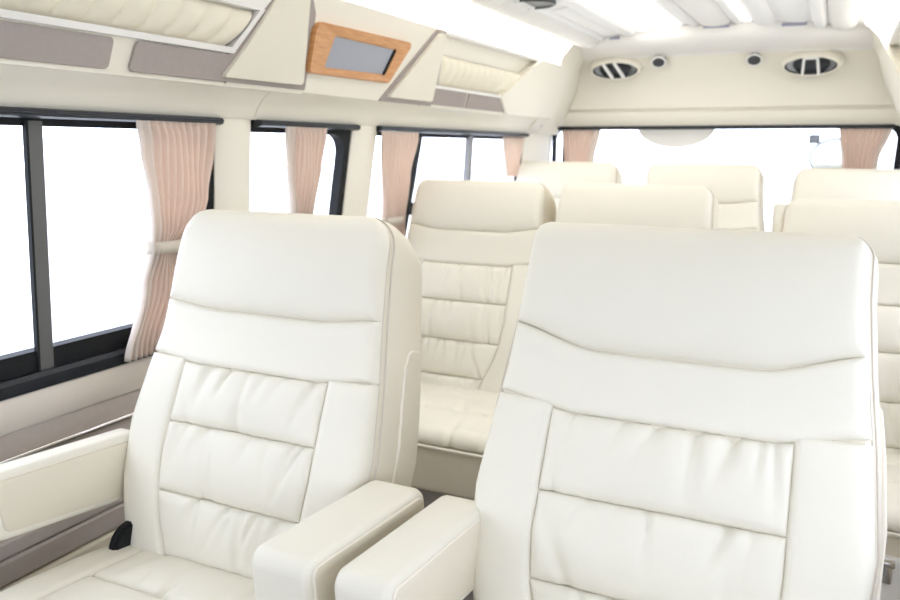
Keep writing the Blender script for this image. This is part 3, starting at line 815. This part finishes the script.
# rear under mirror outside the tailgate
mr = empty('rear_mirror', (-.045, 4.10, 1.335)); tag(mr, 'small outside mirror on a bracket seen through the right of the rear window', 'mirror')
bm = bmesh.new(); n = 28
prism(bm, [(.04+.115*math.cos(2*PI*k/n), .03, -.075+.085*math.sin(2*PI*k/n)) for k in range(n)], (0, .015, 0)); new_obj('mirror_glass', bm, 'chrome', mr)
bm = bmesh.new(); tube(bm, [(.04+.118*math.cos(2*PI*k/n), .034, -.075+.088*math.sin(2*PI*k/n)) for k in range(n)], .007, 6, True); new_obj('mirror_rim', bm, 'silver', mr)
bm = bmesh.new(); box(bm, (-.085, -.075, -.01), (-.04, .04, .03), .005); new_obj('bracket', bm, 'darkgrey', mr)

# rear air vents and round lamps
def rot_surface(o, ang): o.rotation_euler = (ang, 0, 0)
def ell(a, b, n=36): return [(a*math.cos(2*PI*k/n), b*math.sin(2*PI*k/n)) for k in range(n)]
def air_vent(x, y, z, lab, diag, ang=.5, ry=0):
    r = empty('air_vent', (x, y, z)); r.rotation_euler = (ang, 0, ry); tag(r, lab, 'air vent', 'rear air vents')
    a, b = .104, .038
    # housing pod
    bm = bmesh.new(); L = []
    for f, d in ((1.36, .055), (1.30, .02), (1.22, .0), (1.12, -.008), (1.06, -.010), (1.0, -.006)):
        L.append([bm.verts.new((p[0]*f**.6, d, p[1]*f)) for p in ell(a, b)])
    for A, C in zip(L, L[1:]):
        for i in range(36): j = (i+1) % 36; bm.faces.new((A[i], A[j], C[j], C[i]))
    new_obj('bezel', bm, 'plastic', r, 60)
    bm = bmesh.new(); L = []
    for f, d in ((1.0, -.006), (.98, .006), (.85, .022), (.5, .034)):
        L.append([bm.verts.new((p[0]*f, d, p[1]*f)) for p in ell(a, b)])
    for A, C in zip(L, L[1:]):
        for i in range(36): j = (i+1) % 36; bm.faces.new((A[i], A[j], C[j], C[i]))
    bm.faces.new(L[-1]); new_obj('bowl', bm, 'darkgrey', r, 60)
    for sg in (-1, 1):                           # curved silver blades at the two ends
        bm = bmesh.new(); pts = []
        for k in range(9):
            t = -.9+1.8*k/8; xx = sg*a*.93*math.sqrt(max(0, 1-t*t*.9)); pts.append((xx, .004, b*.9*t))
        for k in range(9):
            t = .9-1.8*k/8; xx = sg*(a*.52 + .02*(1-t*t)); pts.append((xx, .016, b*.86*t))
        prism(bm, pts, (0, .004, 0)); new_obj('blade', bm, 'silver', r, 40)
    def slat(p, q, wd=.0065):
        bm = bmesh.new(); d = (Vector(q)-Vector(p)); nrm = Vector((-d.y, d.x)).normalized()*wd
        P = [Vector(p)+nrm, Vector(q)+nrm, Vector(q)-nrm, Vector(p)-nrm]
        prism(bm, [(v.x, -.008, v.y) for v in P], (0, .014, 0)); new_obj('slat', bm, 'slat', r)
    if diag:
        slat((-.056, .033), (-.012, -.038)); slat((-.005, .038), (.040, -.035))
    else:
        slat((-.026, .036), (-.032, -.037), .005); slat((.026, .036), (.032, -.037), .005); slat((-.028, .034), (.028, .034), .005)
air_vent(-.985, 3.838, 1.660, 'oval chrome air vent with two slanted white slats at the left of the rear header', True, .45, .12)
air_vent(-.142, 3.838, 1.650, 'oval chrome air vent with a square white frame at the right of the rear header', False, .45, -.08)
for x, z, side in ((-.786, 1.692, 'left'), (-.372, 1.685, 'right')):
    l = empty('spot_lamp', (x, 3.850, z)); l.rotation_euler = (.5, 0, 0); tag(l, 'small round dark recessed lamp, the %s one of the pair on the rear header' % side, 'lamp', 'rear header lamps')
    bm = bmesh.new(); tube(bm, [(.030*math.cos(2*PI*k/24), -.004, .024*math.sin(2*PI*k/24)) for k in range(24)], .005, 6, True); new_obj('lamp_ring', bm, 'white_plastic', l)
    bm = bmesh.new(); prism(bm, [(.029*math.cos(2*PI*k/24), -.008, .023*math.sin(2*PI*k/24)) for k in range(24)], (0, .03, 0)); new_obj('lens', bm, 'darkgrey', l)

# ------------------------------------------------------------------ light
wd = bpy.data.worlds.new('overcast_sky'); S.world = wd; wd.use_nodes = True
bg = wd.node_tree.nodes['Background']
tcw = wd.node_tree.nodes.new('ShaderNodeTexCoord'); sp = wd.node_tree.nodes.new('ShaderNodeSeparateXYZ'); rp = wd.node_tree.nodes.new('ShaderNodeValToRGB')
wd.node_tree.links.new(tcw.outputs['Generated'], sp.inputs[0]); wd.node_tree.links.new(sp.outputs['Z'], rp.inputs['Fac'])
rp.color_ramp.elements[0].color = (.775, .81, 1, 1); rp.color_ramp.elements[1].color = (.795, .825, 1, 1)
wd.node_tree.links.new(rp.outputs['Color'], bg.inputs['Color'])
bg.inputs['Strength'].default_value = 3.35

# ------------------------------------------------------------------ camera
cam = bpy.data.cameras.new('camera'); co = bpy.data.objects.new('camera', cam); COL.objects.link(co)
cam.sensor_width = 36; cam.lens = 796/900*36; cam.clip_start = .02
yaw, pitch, roll = math.radians(25.64), math.radians(10.85), math.radians(.27)
cy, sy, cp, sp_ = math.cos(yaw), math.sin(yaw), math.cos(pitch), math.sin(pitch)
f = Vector((-sy*cp, cy*cp, -sp_)); r = Vector((cy, sy, 0)); u = r.cross(f)
r2 = r*math.cos(roll)+u*math.sin(roll); u2 = u*math.cos(roll)-r*math.sin(roll)
mw = Matrix((( r2.x, u2.x, -f.x, 0), (r2.y, u2.y, -f.y, 0), (r2.z, u2.z, -f.z, 1.3), (0, 0, 0, 1)))
co.matrix_world = mw
cam.dof.use_dof = True; cam.dof.focus_distance = 1.25; cam.dof.aperture_fstop = 5.0
S.camera = co
S.view_settings.view_transform = 'Standard'; S.view_settings.look = 'None'; S.view_settings.gamma = 1; S.view_settings.use_curve_mapping = False
S.view_settings.exposure = .70
